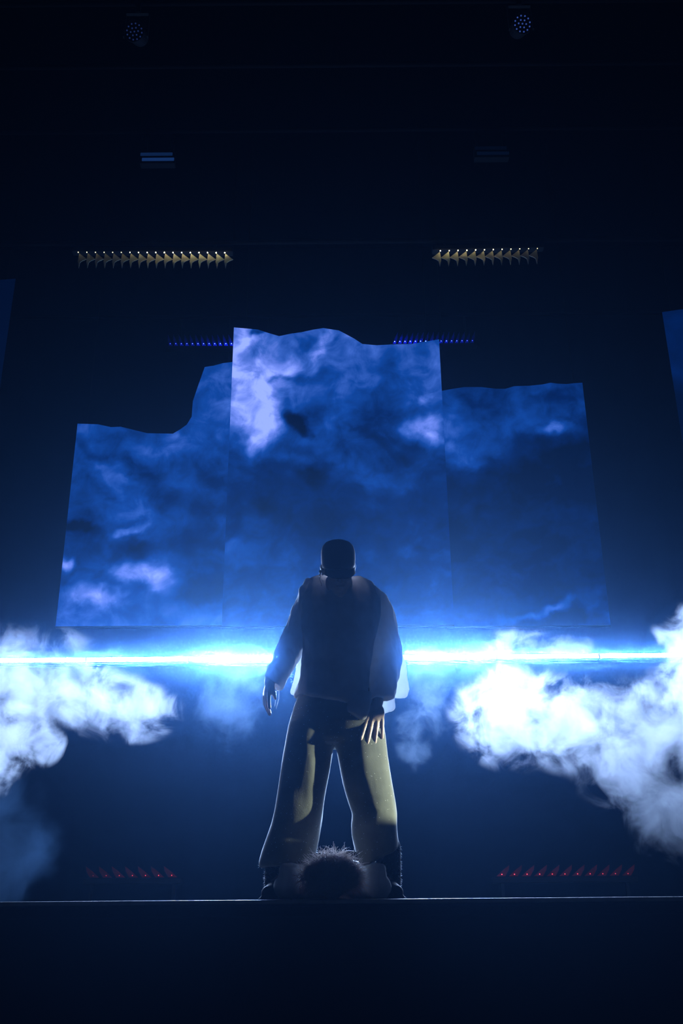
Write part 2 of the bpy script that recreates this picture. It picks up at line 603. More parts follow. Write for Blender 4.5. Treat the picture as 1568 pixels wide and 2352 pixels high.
def rig_pipe(py, Y, label, px=784, r=0.024, dz=0.0):
    z = P(px, py, Y).z + dz
    bm = bmesh.new()
    bm_tube(bm, (-XW, 0, 0), (XW, 0, 0), r, seg=14)
    o = bm_to('lighting_pipe', bm, M_pipe, None, (0, Y, z), True)
    tag(o, label, 'pipe', 'rigging pipes over the stage')
    return z


YY = 8.0
batten('led_batten', P(172, 580, YY), P(527, 581, YY), 18, (1.0, 0.86, 0.42), 34.0, lambda t: 0.08 + 0.92 * min(1, max(0, (t - 0.2) / 0.5)) ** 1.2 if t > 0.3 else 0.10,
       1, 0.17, 'warm yellow LED batten hanging high on the left', 'warm yellow battens', hang=0.10)
batten('led_batten', P(1000, 577, YY), P(1242, 571, YY), 12, (1.0, 0.86, 0.42), 30.0, lambda t: (1 - t) ** 1.4 * 0.9 + 0.06,
       -1, 0.17, 'warm yellow LED batten hanging high on the right', 'warm yellow battens', hang=0.10)
rig_pipe(560, YY, 'black pipe the warm yellow LED battens hang from', dz=0.03)
YB2 = 11.5
zb_pipe = rig_pipe(725, YB2, 'black pipe the deep blue LED battens hang from', dz=0.0)
batten('led_batten', P(385, 795, YB2), P(640, 795, YB2), 20, (0.03, 0.06, 1.0), 90.0, lambda t: 0.05 + 0.95 * t ** 1.3, -1, 0.19,
       'deep blue LED batten peeking out left of the tall centre panel', 'deep blue battens', hang=zb_pipe - P(512, 795, YB2).z - 0.05, fin='b', up=True)
batten('led_batten', P(900, 790, YB2), P(1090, 788, YB2), 16, (0.03, 0.06, 1.0), 80.0, lambda t: 0.9 * (1 - abs(t - 0.35) ** 1.0) * (1 - t) + 0.06, 1, 0.19,
       'deep blue LED batten peeking out right of the tall centre panel', 'deep blue battens', hang=zb_pipe - P(995, 789, YB2).z - 0.05, fin='b', up=True)


def red_streak_batten(p0, p1, n, levels, fd, label):  # added battens stand in for red reflections at the back
    r = batten('red_streak_batten', p0, p1, n, (1.0, 0.05, 0.07), 7.0, levels, fd, 0.10, label, 'red light streaks built as battens at the back', up=True, fin='r')
    hz = r.location.z - STAGE_Z - 0.06
    for xk in (-0.45, 0.45):
        bm = bmesh.new()
        Lh = (Vector(p1) - Vector(p0)).length
        bm_box(bm, (xk * Lh, 0.02, -0.055 - hz / 2), (0.03, 0.03, hz))
        bm_box(bm, (xk * Lh, 0.02, -0.055 - hz + 0.01), (0.06, 0.24, 0.02))
        bm_to('stand', bm, M_housing, r)
    return r


red_streak_batten(P(1137, 2014, 9.9), P(1455, 2012, 9.9), 11, lambda t: 0.45 * (1 - 0.8 * t), 1, 'dim red light streaks low behind the right smoke, built as a batten')
red_streak_batten(P(200, 2017, 9.9), P(410, 2016, 9.9), 7, lambda t: 0.02 + 0.2 * t, -1, 'dim red light streaks low behind the left smoke, built as a batten')

# ------------------------------------------------------------------ LED par cans and two-tube strobes in the dark rig
M_par = emitter('blue_par_led', (0.10, 0.22, 1.0), 0.42, True)
YP = 6.4
PAR_PIPE_Z = max(P(1199, 55, YP).z, P(309, 73, YP).z) + 0.345


def par_can(px, py, level, yaw, label):
    c = P(px, py, YP)
    root = empty('par_can', c, label, 'stage light', 'LED par cans high over the stage')
    ax = Vector((yaw, -0.86, -0.50)).normalized()
    q = (-ax).to_track_quat('Z', 'Y')
    bm = bmesh.new()
    bm_tube(bm, (0, 0, 0.0), (0, 0, 0.16), 0.088, 0.075, seg=24)
    bm_tube(bm, (0, 0, -0.03), (0, 0, 0.0), 0.094, 0.094, seg=24, caps=False)
    b = bm_to('can_body', bm, M_housing, root)
    b.rotation_mode = 'QUATERNION'
    b.rotation_quaternion = q
    bm = bmesh.new()
    spots = [(0, 0)] + [(0.034 * math.cos(a * math.pi / 3), 0.034 * math.sin(a * math.pi / 3)) for a in range(6)] + \
            [(0.068 * math.cos((a + 0.5) * math.pi / 6), 0.068 * math.sin((a + 0.5) * math.pi / 6)) for a in range(12)]
    for (sx, sy) in spots:
        g = bmesh.ops.create_uvsphere(bm, u_segments=8, v_segments=5, radius=0.0075)
        for v in g['verts']:
            v.co = Vector((v.co.x + sx, v.co.y + sy, v.co.z * 0.5 - 0.006))
    l = bm_to('lens_array', bm, M_par, root)
    l.rotation_mode = 'QUATERNION'
    l.rotation_quaternion = q
    l.color = (level, level, level, 1)
    bm = bmesh.new()
    for sx in (-1, 1):
        bm_box(bm, (sx * 0.105, 0.05, 0.13), (0.008, 0.03, 0.28))
    bm_box(bm, (0, 0.05, 0.27), (0.218, 0.03, 0.008))
    bm_to('yoke', bm, M_housing, root)
    bm = bmesh.new()
    ct = PAR_PIPE_Z - 0.025 - c.z
    bm_box(bm, (0, 0.05, (0.272 + ct) / 2), (0.04, 0.05, ct - 0.272), 0.004)
    bm_to('clamp', bm, M_housing, root)
    return c


c1 = par_can(1199, 55, 0.7, 0.10, 'LED par can with blue dots at the top right of the rig')
c2 = par_can(309, 73, 0.2, -0.12, 'LED par can with faint blue dots at the top left of the rig')
bm = bmesh.new()
bm_tube(bm, (-XW, 0, 0), (XW, 0, 0), 0.024, seg=14)
o = bm_to('lighting_pipe', bm, M_pipe, None, (0, YP + 0.05, PAR_PIPE_Z), True)
tag(o, 'black pipe the LED par cans hang from above the frame', 'pipe', 'rigging pipes over the stage')
rig_pipe(149, 7.0, 'black pipe crossing the dark rig just below the par cans')
zs_pipe = rig_pipe(298, 8.0, 'black pipe the two-band strobes hang from')
M_tube = emitter('dim_blue_strobe_tube', (0.035, 0.15, 0.62), 0.28, True)


def two_tube(px, py, w, level, label):
    c = P(px, py, 8.0)
    root = empty('twin_strobe', c, label, 'stage light', 'two-band strobes on the upper pipe')
    bm = bmesh.new()
    bm_box(bm, (0, 0.05, 0), (w + 0.03, 0.08, 0.15), 0.006)
    bm_to('housing', bm, M_housing, root)
    for z, lv in ((0.034, 0.5), (-0.034, 1.0)):
        bm = bmesh.new()
        bm_box(bm, (0, 0, 0), (w, 0.012, 0.036), 0.004)
        t = bm_to('light_band', bm, M_tube, root, (0.010 * (-1 if z > 0 else 1), 0.0, z))
        t.color = (level * lv,) * 3 + (1,)
    for sx in (-1, 1):
        hgt = zs_pipe - c.z
        bm = bmesh.new()
        bm_box(bm, (sx * w * 0.42, 0.05, hgt / 2), (0.03, 0.012, hgt))
        bm_to('bracket', bm, M_housing, root)


two_tube(361, 360, 0.33, 0.6, 'two-band blue strobe on the upper left of the rig')
two_tube(1129, 346, 0.33, 0.06, 'nearly dark two-band strobe on the upper right of the rig')
# ------------------------------------------------------------------ smoke clouds rolling around the light row
def smoke(name, balls, dens, label, noise_scale=2.2, amp=0.9, seed=0.0, soft=0.55, voxel=0.10, stretch=(1, 1, 1), aniso=0.10, rate=0.3, color=(0.93, 0.96, 1.0)):
    """balls: (px, py, Y, rx_px, ry_px, ry_depth in metres); density comes from the same blobs broken up by noise"""
    B = []
    for px, py, Y, rx, ry, rd in balls:
        s = px_size(px, py, Y)
        B.append((P(px, py, Y), (rx * s, rd, ry * s)))
    lo = Vector([min(c[k] for c, r in B) for k in range(3)])
    hi = Vector([max(c[k] for c, r in B) for k in range(3)])
    org = (lo + hi) / 2
    bm = bmesh.new()
    for c, r in B:
        g = bmesh.ops.create_icosphere(bm, subdivisions=3, radius=1.0)
        for v in g['verts']:
            v.co = Vector((v.co.x * r[0] * 1.04, v.co.y * r[1] * 1.04, v.co.z * r[2] * 1.04)) + c - org
    tmp = bpy.data.meshes.new('t')
    bm.to_mesh(tmp)
    bm.free()
    to = bpy.data.objects.new('t', tmp)
    scene.collection.objects.link(to)
    rm = to.modifiers.new('r', 'REMESH')
    rm.mode = 'VOXEL'
    rm.voxel_size = voxel
    dg = bpy.context.evaluated_depsgraph_get()
    me = bpy.data.meshes.new_from_object(to.evaluated_get(dg))
    bpy.data.objects.remove(to)
    me.name = name
    mt, nt, out = mat_new(name + '_vapour')
    tc = nd(nt, 'ShaderNodeTexCoord')
    # cloud body
    field = None
    for c, r in B:
        sub = nd(nt, 'ShaderNodeVectorMath', operation='SUBTRACT')
        nt.links.new(tc.outputs['Object'], sub.inputs[0])
        sub.inputs[1].default_value = c - org
        mul = nd(nt, 'ShaderNodeVectorMath', operation='MULTIPLY')
        nt.links.new(sub.outputs[0], mul.inputs[0])
        mul.inputs[1].default_value = (1 / r[0], 1 / r[1], 1 / r[2])
        ln = nd(nt, 'ShaderNodeVectorMath', operation='LENGTH')
        nt.links.new(mul.outputs[0], ln.inputs[0])
        one = nd(nt, 'ShaderNodeMath', operation='SUBTRACT')
        one.inputs[0].default_value = 1.0
        nt.links.new(ln.outputs['Value'], one.inputs[1])
        if field is None:
            field = one
        else:
            mx = nd(nt, 'ShaderNodeMath', operation='SMOOTH_MAX')
            nt.links.new(field.outputs[0], mx.inputs[0])
            nt.links.new(one.outputs[0], mx.inputs[1])
            mx.inputs[2].default_value = 0.12
            field = mx
    mp = nd(nt, 'ShaderNodeMapping')
    mp.inputs['Location'].default_value = (seed, seed * 0.7, seed * 1.3)
    mp.inputs['Scale'].default_value = stretch
    nt.links.new(tc.outputs['Object'], mp.inputs['Vector'])
    n1 = nd(nt, 'ShaderNodeTexNoise')
    n1.inputs['Scale'].default_value = noise_scale
    n1.inputs['Detail'].default_value = 6.0
    n1.inputs['Roughness'].default_value = 0.66
    n1.inputs['Distortion'].default_value = 0.55
    nt.links.new(mp.outputs[0], n1.inputs['Vector'])
    nm = nd(nt, 'ShaderNodeMath', operation='MULTIPLY_ADD')
    nt.links.new(n1.outputs['Fac'], nm.inputs[0])
    nm.inputs[1].default_value = amp * 2
    nm.inputs[2].default_value = -amp * 1.10
    ad = nd(nt, 'ShaderNodeMath', operation='ADD')
    nt.links.new(field.outputs[0], ad.inputs[0])
    nt.links.new(nm.outputs[0], ad.inputs[1])
    ss = nd(nt, 'ShaderNodeMapRange', interpolation_type='SMOOTHSTEP')
    ss.inputs['From Min'].default_value = 0.0
    ss.inputs['From Max'].default_value = soft
    nt.links.new(ad.outputs[0], ss.inputs['Value'])
    # fade at the rim of the body so that no hard border shows
    fe = nd(nt, 'ShaderNodeMapRange', interpolation_type='SMOOTHSTEP')
    fe.inputs['From Min'].default_value = 0.0
    fe.inputs['From Max'].default_value = 0.22
    nt.links.new(field.outputs[0], fe.inputs['Value'])
    m1 = nd(nt, 'ShaderNodeMath', operation='MULTIPLY')
    nt.links.new(ss.outputs[0], m1.inputs[0])
    nt.links.new(fe.outputs[0], m1.inputs[1])
    m2 = nd(nt, 'ShaderNodeMath', operation='MULTIPLY')
    nt.links.new(m1.outputs[0], m2.inputs[0])
    m2.inputs[1].default_value = dens
    sc = nd(nt, 'ShaderNodeVolumeScatter')
    sc.inputs['Color'].default_value = (*color, 1)
    sc.inputs['Anisotropy'].default_value = aniso
    nt.links.new(m2.outputs[0], sc.inputs['Density'])
    nt.links.new(sc.outputs[0], out.inputs['Volume'])
    mt.cycles.volume_step_rate = rate
    o = mesh_obj(name, me, mt, None, org, True)
    tag(o, label, 'smoke', None, 'stuff')
    return o


# left bank, just under and over the light row
smoke('smoke_cloud', [(40, 1565, 7.7, 200, 95, 0.5), (-100, 1560, 7.7, 220, 95, 0.5), (190, 1600, 7.7, 170, 100, 0.45), (300, 1635, 7.7, 135, 80, 0.35)], 0.828,
      'long white smoke bank lit by the light row at left', 3.6, 2.1, 3.0)
smoke('smoke_cloud', [(40, 1478, 8.75, 190, 55, 0.25), (-100, 1480, 8.75, 190, 60, 0.25)], 0.297,
      'thin white smoke crest above the light row at left', 4.0, 2.2, 5.0)
smoke('smoke_cloud', [(30, 1690, 6.85, 120, 95, 0.28), (-30, 1745, 6.85, 120, 95, 0.28), (80, 1710, 6.85, 80, 60, 0.24)], 2.178,
      'small bright smoke puff at the left edge below the bank', 5.0, 1.7, 11.0)
smoke('smoke_cloud', [(20, 1940, 6.2, 140, 170, 0.3), (-60, 1910, 6.2, 160, 200, 0.3)], 0.14,
      'faint smoke column tinted blue like the light, sinking at the lower left', 3.0, 1.5, 21.0, soft=0.5, color=(0.25, 0.55, 1.0))  # blue of the dim scattered light put into the smoke colour
# right bank
smoke('smoke_cloud', [(1180, 1640, 7.8, 165, 140, 0.5), (1330, 1660, 7.7, 190, 130, 0.5), (1480, 1720, 7.6, 200, 190, 0.5), (1600, 1680, 7.6, 200, 220, 0.5), (1560, 1850, 7.6, 170, 140, 0.4)], 1.002,
      'largest white smoke bank rolling below the light row at right', 3.6, 2.1, 31.0)
smoke('smoke_cloud', [(1600, 1490, 6.7, 115, 120, 0.28), (1620, 1590, 6.7, 130, 120, 0.28)], 2.025,
      'bright smoke plume rising at the right edge', 4.2, 1.7, 37.0)
smoke('smoke_cloud', [(1190, 1480, 8.75, 110, 50, 0.22), (1290, 1490, 8.75, 90, 40, 0.22)], 0.247,
      'thin smoke wisps curling above the light row at right', 5.5, 2.6, 41.0)
smoke('smoke_cloud', [(985, 1600, 7.3, 75, 120, 0.25), (955, 1690, 7.3, 60, 90, 0.25)], 0.145,
      'thin smoke wisps curling beside the performer at right', 6.0, 2.4, 43.0, color=(0.6, 0.8, 1.0))  # dim blue light put into the colour of the wisps
smoke('smoke_cloud', [(530, 1630, 8.4, 110, 120, 0.3), (560, 1560, 8.4, 90, 80, 0.3)], 0.13,
      'thin smoke veil drifting left of the performer', 3.6, 1.6, 47.0, soft=0.6, color=(0.45, 0.7, 1.0))  # blue glow under the light row put into the veil's colour
# ------------------------------------------------------------------ people
from mathutils import noise as mnoise


def fabric(name, col, trans=0.3, rough=0.95, weave=260.0, sheen=0.12, alt=None, flecks=0.0):
    mt, nt, out = mat_new(name)
    tc = nd(nt, 'ShaderNodeTexCoord')
    n = nd(nt, 'ShaderNodeTexNoise')
    n.inputs['Scale'].default_value = 7.0
    n.inputs['Detail'].default_value = 5
    nt.links.new(tc.outputs['Object'], n.inputs['Vector'])
    rp = nd(nt, 'ShaderNodeValToRGB')
    c = Vector(col)
    rp.color_ramp.elements[0].position = 0.3
    rp.color_ramp.elements[1].position = 0.7
    rp.color_ramp.elements[0].color = (*(c * 0.85), 1)
    rp.color_ramp.elements[1].color = (*(Vector(alt) if alt else c * 1.12), 1)
    nt.links.new(n.outputs['Fac'], rp.inputs['Fac'])
    colout = rp.outputs['Color']
    if flecks > 0:
        v = nd(nt, 'ShaderNodeTexVoronoi')
        v.inputs['Scale'].default_value = 70.0
        nt.links.new(tc.outputs['Object'], v.inputs['Vector'])
        lt = nd(nt, 'ShaderNodeMath', operation='LESS_THAN')
        lt.inputs[1].default_value = flecks
        nt.links.new(v.outputs['Distance'], lt.inputs[0])
        mx = nd(nt, 'ShaderNodeMix', data_type='RGBA')
        nt.links.new(lt.outputs[0], mx.inputs['Factor'])
        nt.links.new(colout, mx.inputs[6])
        mx.inputs[7].default_value = (0.85, 0.88, 0.8, 1)
        colout = mx.outputs[2]
    w = nd(nt, 'ShaderNodeTexNoise')
    w.inputs['Scale'].default_value = weave
    w.inputs['Detail'].default_value = 2
    nt.links.new(tc.outputs['Object'], w.inputs['Vector'])
    bp = nd(nt, 'ShaderNodeBump')
    bp.inputs['Strength'].default_value = 0.25
    bp.inputs['Distance'].default_value = 0.002
    nt.links.new(w.outputs['Fac'], bp.inputs['Height'])
    d = nd(nt, 'ShaderNodeBsdfPrincipled')
    d.inputs['Roughness'].default_value = rough
    d.inputs['Specular IOR Level'].default_value = 0.15
    d.inputs['Sheen Weight'].default_value = sheen
    d.inputs['Sheen Roughness'].default_value = 0.4
    nt.links.new(colout, d.inputs['Base Color'])
    nt.links.new(bp.outputs['Normal'], d.inputs['Normal'])
    t = nd(nt, 'ShaderNodeBsdfTranslucent')
    nt.links.new(colout, t.inputs['Color'])
    ms = nd(nt, 'ShaderNodeMixShader')
    ms.inputs[0].default_value = trans
    nt.links.new(d.outputs[0], ms.inputs[1])
    nt.links.new(t.outputs[0], ms.inputs[2])
    nt.links.new(ms.outputs[0], out.inputs['Surface'])
    return mt


M_shirt = fabric('pale_loose_cotton', (0.60, 0.62, 0.62), 0.0, sheen=0.4)
M_sleeve = fabric('pale_thin_cotton', (0.62, 0.64, 0.65), 0.30, sheen=0.5)
M_drape_cloth = fabric('backlit_white_cotton', (0.86, 0.88, 0.88), 0.62)  # paler copy of the shirt cloth, raised so backlit flaps turn white
M_sleeve_shaded = fabric('pale_shaded_cotton', (0.60, 0.62, 0.63), 0.09, sheen=0.7)  # sleeve cloth letting less light through to keep the left sleeve dark
M_garment = fabric('dark_worn_cotton', (0.045, 0.045, 0.05), 0.0, sheen=0.35)
M_trousers = fabric('khaki_twill', (0.13, 0.14, 0.115), 0.0, alt=(0.18, 0.19, 0.16), sheen=0.35, flecks=0.08)
M_cap = fabric('dark_cap_cloth', (0.012, 0.013, 0.016), 0.0, sheen=0.0)
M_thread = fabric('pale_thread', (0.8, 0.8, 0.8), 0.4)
M_shirt2 = fabric('grey_blue_sleeve_cloth', (0.62, 0.67, 0.70), 0.12)
M_skin = pbr('skin', (0.54, 0.41, 0.35), 0.5, 0, 0.12, 30.0, 0.08, 250.0)
M_nail = pbr('nail', (0.62, 0.44, 0.38), 0.3, 0, 0.05, 30.0)
M_boot = pbr('black_leather', (0.012, 0.012, 0.014), 0.8, 0, 0.3, 40.0, spec=0.15)
M_hair = fabric('light_brown_hair', (0.60, 0.53, 0.49), 0.50, 0.5, sheen=0.3)
M_metal = pbr('bright_metal', (0.75, 0.76, 0.8), 0.25, 1.0, 0.05, 10.0)


def ball(bm, c, r, sub=2, mat3=None):
    """ellipsoid; r is a number or (rx, ry, rz)"""
    r = (r, r, r) if not hasattr(r, '__len__') else r
    g = bmesh.ops.create_icosphere(bm, subdivisions=sub, radius=1.0)
    for v in g['verts']:
        p = Vector((v.co.x * r[0], v.co.y * r[1], v.co.z * r[2]))
        v.co = (mat3 @ p if mat3 is not None else p) + Vector(c)


def chain(bm, pts, seg=12, sub=2):
    """tapered limb through (point, radius) pairs"""
    for p, r in pts:
        ball(bm, p, r, sub)
    for (a, ra), (b, rb) in zip(pts[:-1], pts[1:]):
        if (Vector(a) - Vector(b)).length > 1e-5:
            bm_tube(bm, a, b, ra, rb, seg)


def loft(bm, rings, seg=28, power=2.0):
    """closed skin over rings of points"""
    vr = [[bm.verts.new(p) for p in r] for r in rings]
    n = len(rings[0])
    for a, b in zip(vr[:-1], vr[1:]):
        for k in range(n):
            bm.faces.new((a[k], a[(k + 1) % n], b[(k + 1) % n], b[k]))
    bm.faces.new(vr[0][::-1])
    bm.faces.new(vr[-1])


def row_ring(xl, yl, xr, yr, Y, d, seg=28, e=0.85):
    """cross-section of a garment between two outline pixels, d deep to each side of the plane Y"""
    a, b = P(xl, yl, Y), P(xr, yr, Y)
    c, h = (a + b) / 2, (b - a) / 2
    out = []
    for k in range(seg):
        t = 2 * math.pi * k / seg
        ct, s_ = math.cos(t), math.sin(t)
        cx = math.copysign(abs(ct) ** e, ct)
        sy = math.copysign(abs(s_) ** e, s_)
        out.append(c + h * cx + Vector((0, d * sy, 0)))
    return out


def rows(bm, L, seg=28, e=0.85):
    loft(bm, [row_ring(*r, seg=seg, e=e) for r in L], seg)


def fuse(name, bm, voxel, smooth, mat, parent, disp=None):
    """join overlapping closed shapes into one continuous skin"""
    bmesh.ops.recalc_face_normals(bm, faces=bm.faces)
    tmp = bpy.data.meshes.new('t')
    bm.to_mesh(tmp)
    bm.free()
    to = bpy.data.objects.new('t', tmp)
    scene.collection.objects.link(to)
    rm = to.modifiers.new('r', 'REMESH')
    rm.mode = 'VOXEL'
    rm.voxel_size = voxel
    if smooth:
        sm = to.modifiers.new('s', 'SMOOTH')
        sm.factor = 0.5
        sm.iterations = smooth
    dg = bpy.context.evaluated_depsgraph_get()
    me = bpy.data.meshes.new_from_object(to.evaluated_get(dg))
    bpy.data.objects.remove(to)
    bpy.data.meshes.remove(tmp)
    me.name = name
    me.materials.clear()
    if disp:
        nv = len(me.vertices)
        nrm = [v.normal.copy() for v in me.vertices]
        for v, nn in zip(me.vertices, nrm):
            v.co = v.co + nn * disp(v.co)
    org = parent.location
    me.transform(Matrix.Translation(-org))
    return mesh_obj(name, me, mat, parent, None, True)


def frame_of(direction, side):
    """axes of a hand: x across the palm (towards the thumb), y out of the back, z along the fingers"""
    z = Vector(direction).normalized()
    x = Vector(side)
    x = (x - z * x.dot(z)).normalized()
    return x, z.cross(x), z


def hand(bm, wrist, direction, thumb_side, back_normal, scale=1.0, curl=(0.35, 0.45, 0.5, 0.6), spread=0.10, thumb_out=0.5, nails=None):
    """palm, four unequal bent fingers and a thumb leaving the side of the palm"""
    z = Vector(direction).normalized()
    x = Vector(thumb_side)
    x = (x - z * x.dot(z)).normalized()
    y = Vector(back_normal)
    y = (y - z * y.dot(z) - x * y.dot(x)).normalized()
    w = Vector(wrist)
    S = scale
    at = lambda a, b, c: w + (x * a + y * b + z * c) * S
    # palm: a flattened pad from wrist to knuckles
    m3 = Matrix((x, y, z)).transposed()
    chain(bm, [(at(0, 0, -0.02), 0.026 * S), (at(0, 0, 0.012), 0.024 * S)], 12)
    ball(bm, at(0.000, 0, 0.045), (0.039 * S, 0.0155 * S, 0.052 * S), 3, m3)
    ball(bm, at(0.024, -0.008, 0.032), (0.018 * S, 0.016 * S, 0.034 * S), 2, m3)     # thumb pad
    ball(bm, at(-0.024, -0.006, 0.045), (0.014 * S, 0.014 * S, 0.042 * S), 2, m3)
    lens = ((0.043, 0.026, 0.021), (0.047, 0.030, 0.022), (0.044, 0.028, 0.022), (0.034, 0.021, 0.019))
    rad = (0.0094, 0.0097, 0.0092, 0.0084)
    kx = (0.0325, 0.011, -0.011, -0.0315)
    kz = (0.088, 0.093, 0.089, 0.080)
    for i in range(4):
        p = at(kx[i], 0.001, kz[i] - 0.006)
        pts = [(at(kx[i] * 0.8, 0.001, 0.045), rad[i] * 1.15 * S), (p, rad[i] * 1.12 * S)]
        ang = 0.0
        sp = spread * (1.5 - i)
        for j, ln in enumerate(lens[i]):
            ang += curl[i] * (0.75, 1.0, 0.7)[j]
            d = (z * math.cos(ang) - y * math.sin(ang)) * math.cos(sp) + x * math.sin(sp)
            p = p + d * ln * S
            pts.append((p, rad[i] * (1.0, 0.94, 0.86)[j] * S))
        chain(bm, pts, 10)
        if nails is not None:
            bk = (y * math.cos(ang) + z * math.sin(ang))
            nails.append((p - d * 0.005 * S + bk * rad[i] * 0.52 * S, d, bk, rad[i] * 0.62 * S))
    t0 = at(0.026, -0.006, 0.022)
    td = (x * math.sin(thumb_out) + z * math.cos(thumb_out) - y * 0.25).normalized()
    t1 = t0 + td * 0.040 * S
    td2 = (td + z * 0.35 - y * 0.15).normalized()
    t2 = t1 + td2 * 0.030 * S
    td3 = (td2 + z * 0.2 - y * 0.2).normalized()
    t3 = t2 + td3 * 0.022 * S
    chain(bm, [(t0, 0.0135 * S), (t1, 0.0112 * S), (t2, 0.0100 * S), (t3, 0.0082 * S)], 10)
    if nails is not None:
        nails.append((t3 + y * 0.0055 * S, td3, y, 0.0058 * S))


def nail_objs(nails, parent):
    for p, d, bk, r in nails:
        bm = bmesh.new()
        x = d.cross(bk).normalized()
        ball(bm, (0, 0, 0), (r, r * 0.35, r * 1.25), 2, Matrix((x, bk, d)).transposed())
        bm_to('nail', bm, M_nail, parent, p - parent.location, True)


def head_local(bm, T):
    """face, skull and ears in head space (x right, -y forward, z up), placed by T"""
    m3 = T.to_3x3()
    b = lambda c, r, s=3: ball(bm, T @ Vector(c), r, s, m3)
    b((0, 0.012, 0.035), (0.074, 0.095, 0.083))          # skull
    b((0, -0.035, 0.020), (0.064, 0.056, 0.062))         # forehead
    b((0, -0.030, -0.045), (0.056, 0.056, 0.064))        # face
    b((0, -0.045, -0.085), (0.040, 0.042, 0.034))        # jaw
    b((0, -0.074, -0.104), (0.020, 0.017, 0.016), 2)     # chin
    for s in (-1, 1):
        b((s * 0.050, -0.012, -0.068), (0.016, 0.036, 0.036), 2)   # jaw angle
        b((s * 0.036, -0.072, -0.022), (0.021, 0.016, 0.016), 2)   # cheek bone
        b((s * 0.032, -0.0770, 0.014), (0.024, 0.012, 0.008), 2)   # brow
        b((s * 0.031, -0.078, 0.002), (0.0125, 0.012, 0.0105), 2)  # eye ball under the lid
        b((s * 0.076, 0.012, -0.004), (0.008, 0.019, 0.031), 2)    # ear
        b((s * 0.080, 0.018, 0.006), (0.008, 0.013, 0.018), 2)
        b((s * 0.011, -0.096, -0.034), (0.009, 0.010, 0.008), 2)   # nostril wing
    chain(bm, [(T @ Vector((0, -0.090, 0.010)), 0.008), (T @ Vector((0, -0.104, -0.016)), 0.0095), (T @ Vector((0, -0.112, -0.031)), 0.0115)], 10)
    b((0, -0.087, -0.061), (0.024, 0.010, 0.006), 2)     # upper lip
    b((0, -0.085, -0.073), (0.021, 0.011, 0.0068), 2)    # lower lip


# ------------------------------------------------------------------ the performer standing at the stage edge
YP0 = 4.70
root = empty('person', (P(772, 1700, YP0).x, YP0, STAGE_Z),
             'standing performer with bowed head in dark cap, loose pale shirt and khaki trousers', 'person')

HT = Matrix.Translation(P(777, 1307, 4.545)) @ Matrix.Rotation(math.radians(-4), 4, 'Y') @ Matrix.Rotation(math.radians(5), 4, 'Z') @ Matrix.Rotation(math.radians(36), 4, 'X')
bm = bmesh.new()
head_local(bm, HT)
# neck, trunk
chain(bm, [(HT @ Vector((0, 0.02, -0.05)), 0.054), (P(781, 1345, 4.69), 0.060), (P(781, 1370, 4.71), 0.075)])
for px, py, r in ((782, 1400, (0.155, 0.095, 0.10)), (780, 1460, (0.15, 0.10, 0.12)), (775, 1530, (0.135, 0.095, 0.13)), (772, 1610, (0.15, 0.10, 0.12)), (771, 1650, (0.155, 0.105, 0.10))):
    ball(bm, P(px, py, YP0), r, 3)
chain(bm, [(P(735, 1365, 4.71), 0.058), (P(718, 1368, 4.71), 0.055)])
chain(bm, [(P(830, 1368, 4.71), 0.058), (P(858, 1378, 4.71), 0.055)])
# arms
WL, WR = P(618, 1564, 4.66), P(866, 1618, 4.62)
EL, ER = P(676, 1464, 4.78), P(884, 1494, 4.78)
chain(bm, [(P(718, 1368, 4.71), 0.053), (P(699, 1412, 4.75), 0.046), (EL, 0.038), (EL.lerp(WL, 0.3), 0.037), (EL.lerp(WL, 0.8), 0.027), (WL, 0.025)], 14)
chain(bm, [(P(860, 1378, 4.71), 0.053), (P(874, 1430, 4.74), 0.046), (ER, 0.039), (ER.lerp(WR, 0.3), 0.038), (ER.lerp(WR, 0.8), 0.028), (WR, 0.026)], 14)
nails = []
dl = (P(610, 1607, 4.63) - WL)
hand(bm, WL, dl, P(700, 1560, 4.2) - P(620, 1560, 4.66), Vector((-0.75, -0.66, 0.0)), 0.96, (0.10, 0.22, 0.32, 0.42), 0.12, 0.25, nails)
dr_ = (P(858, 1672, 4.58) - WR)
hand(bm, WR, dr_, Vector((-1, -0.1, 0)), Vector((0.25, -1, 0.1)), 1.08, (0.10, 0.2, 0.28, 0.36), 0.10, 0.30, nails)
# legs and feet
for pts in (((720, 1660, 4.70, 0.090), (706, 1740, 4.69, 0.080), (690, 1830, 4.66, 0.062), (664, 1905, 4.70, 0.056), (640, 1990, 4.72, 0.044), (632, 2040, 4.70, 0.040)),
            ((818, 1660, 4.70, 0.090), (832, 1740, 4.69, 0.080), (850, 1830, 4.66, 0.062), (872, 1905, 4.70, 0.054), (890, 1985, 4.72, 0.047), (894, 2040, 4.70, 0.042))):
    chain(bm, [(P(x, y, Y), r) for x, y, Y, r in pts], 16)
for px, sx in ((632, -0.03), (894, 0.03)):
    a = P(px, 2040, 4.70)
    a.z = STAGE_Z + 0.065
    chain(bm, [(a, 0.034), (a + Vector((sx * 0.3, -0.06, -0.022)), 0.028), (a + Vector((sx * 0.7, -0.11, -0.034)), 0.020)], 12)
fuse('body', bm, 0.0046, 2, M_skin, root)
body = root.children[0]
nail_objs(nails, root)
for o in [c for c in root.children if c.name.startswith('nail')]:
    mw = o.location.copy()
    o.parent = body
    o.location = mw


def folds(sx, sy, amp, seed):
    def f(p):
        q = Vector((p.x * sx, p.y * sx, p.z * sy + p.x * 2.0)) + Vector((seed, seed, seed))
        a = mnoise.noise(q)
        b = mnoise.noise(q * 2.3 + Vector((5, 1, 2)))
        return amp * ((1 - abs(a) * 2) * 0.8 + b * 0.6)
    return f


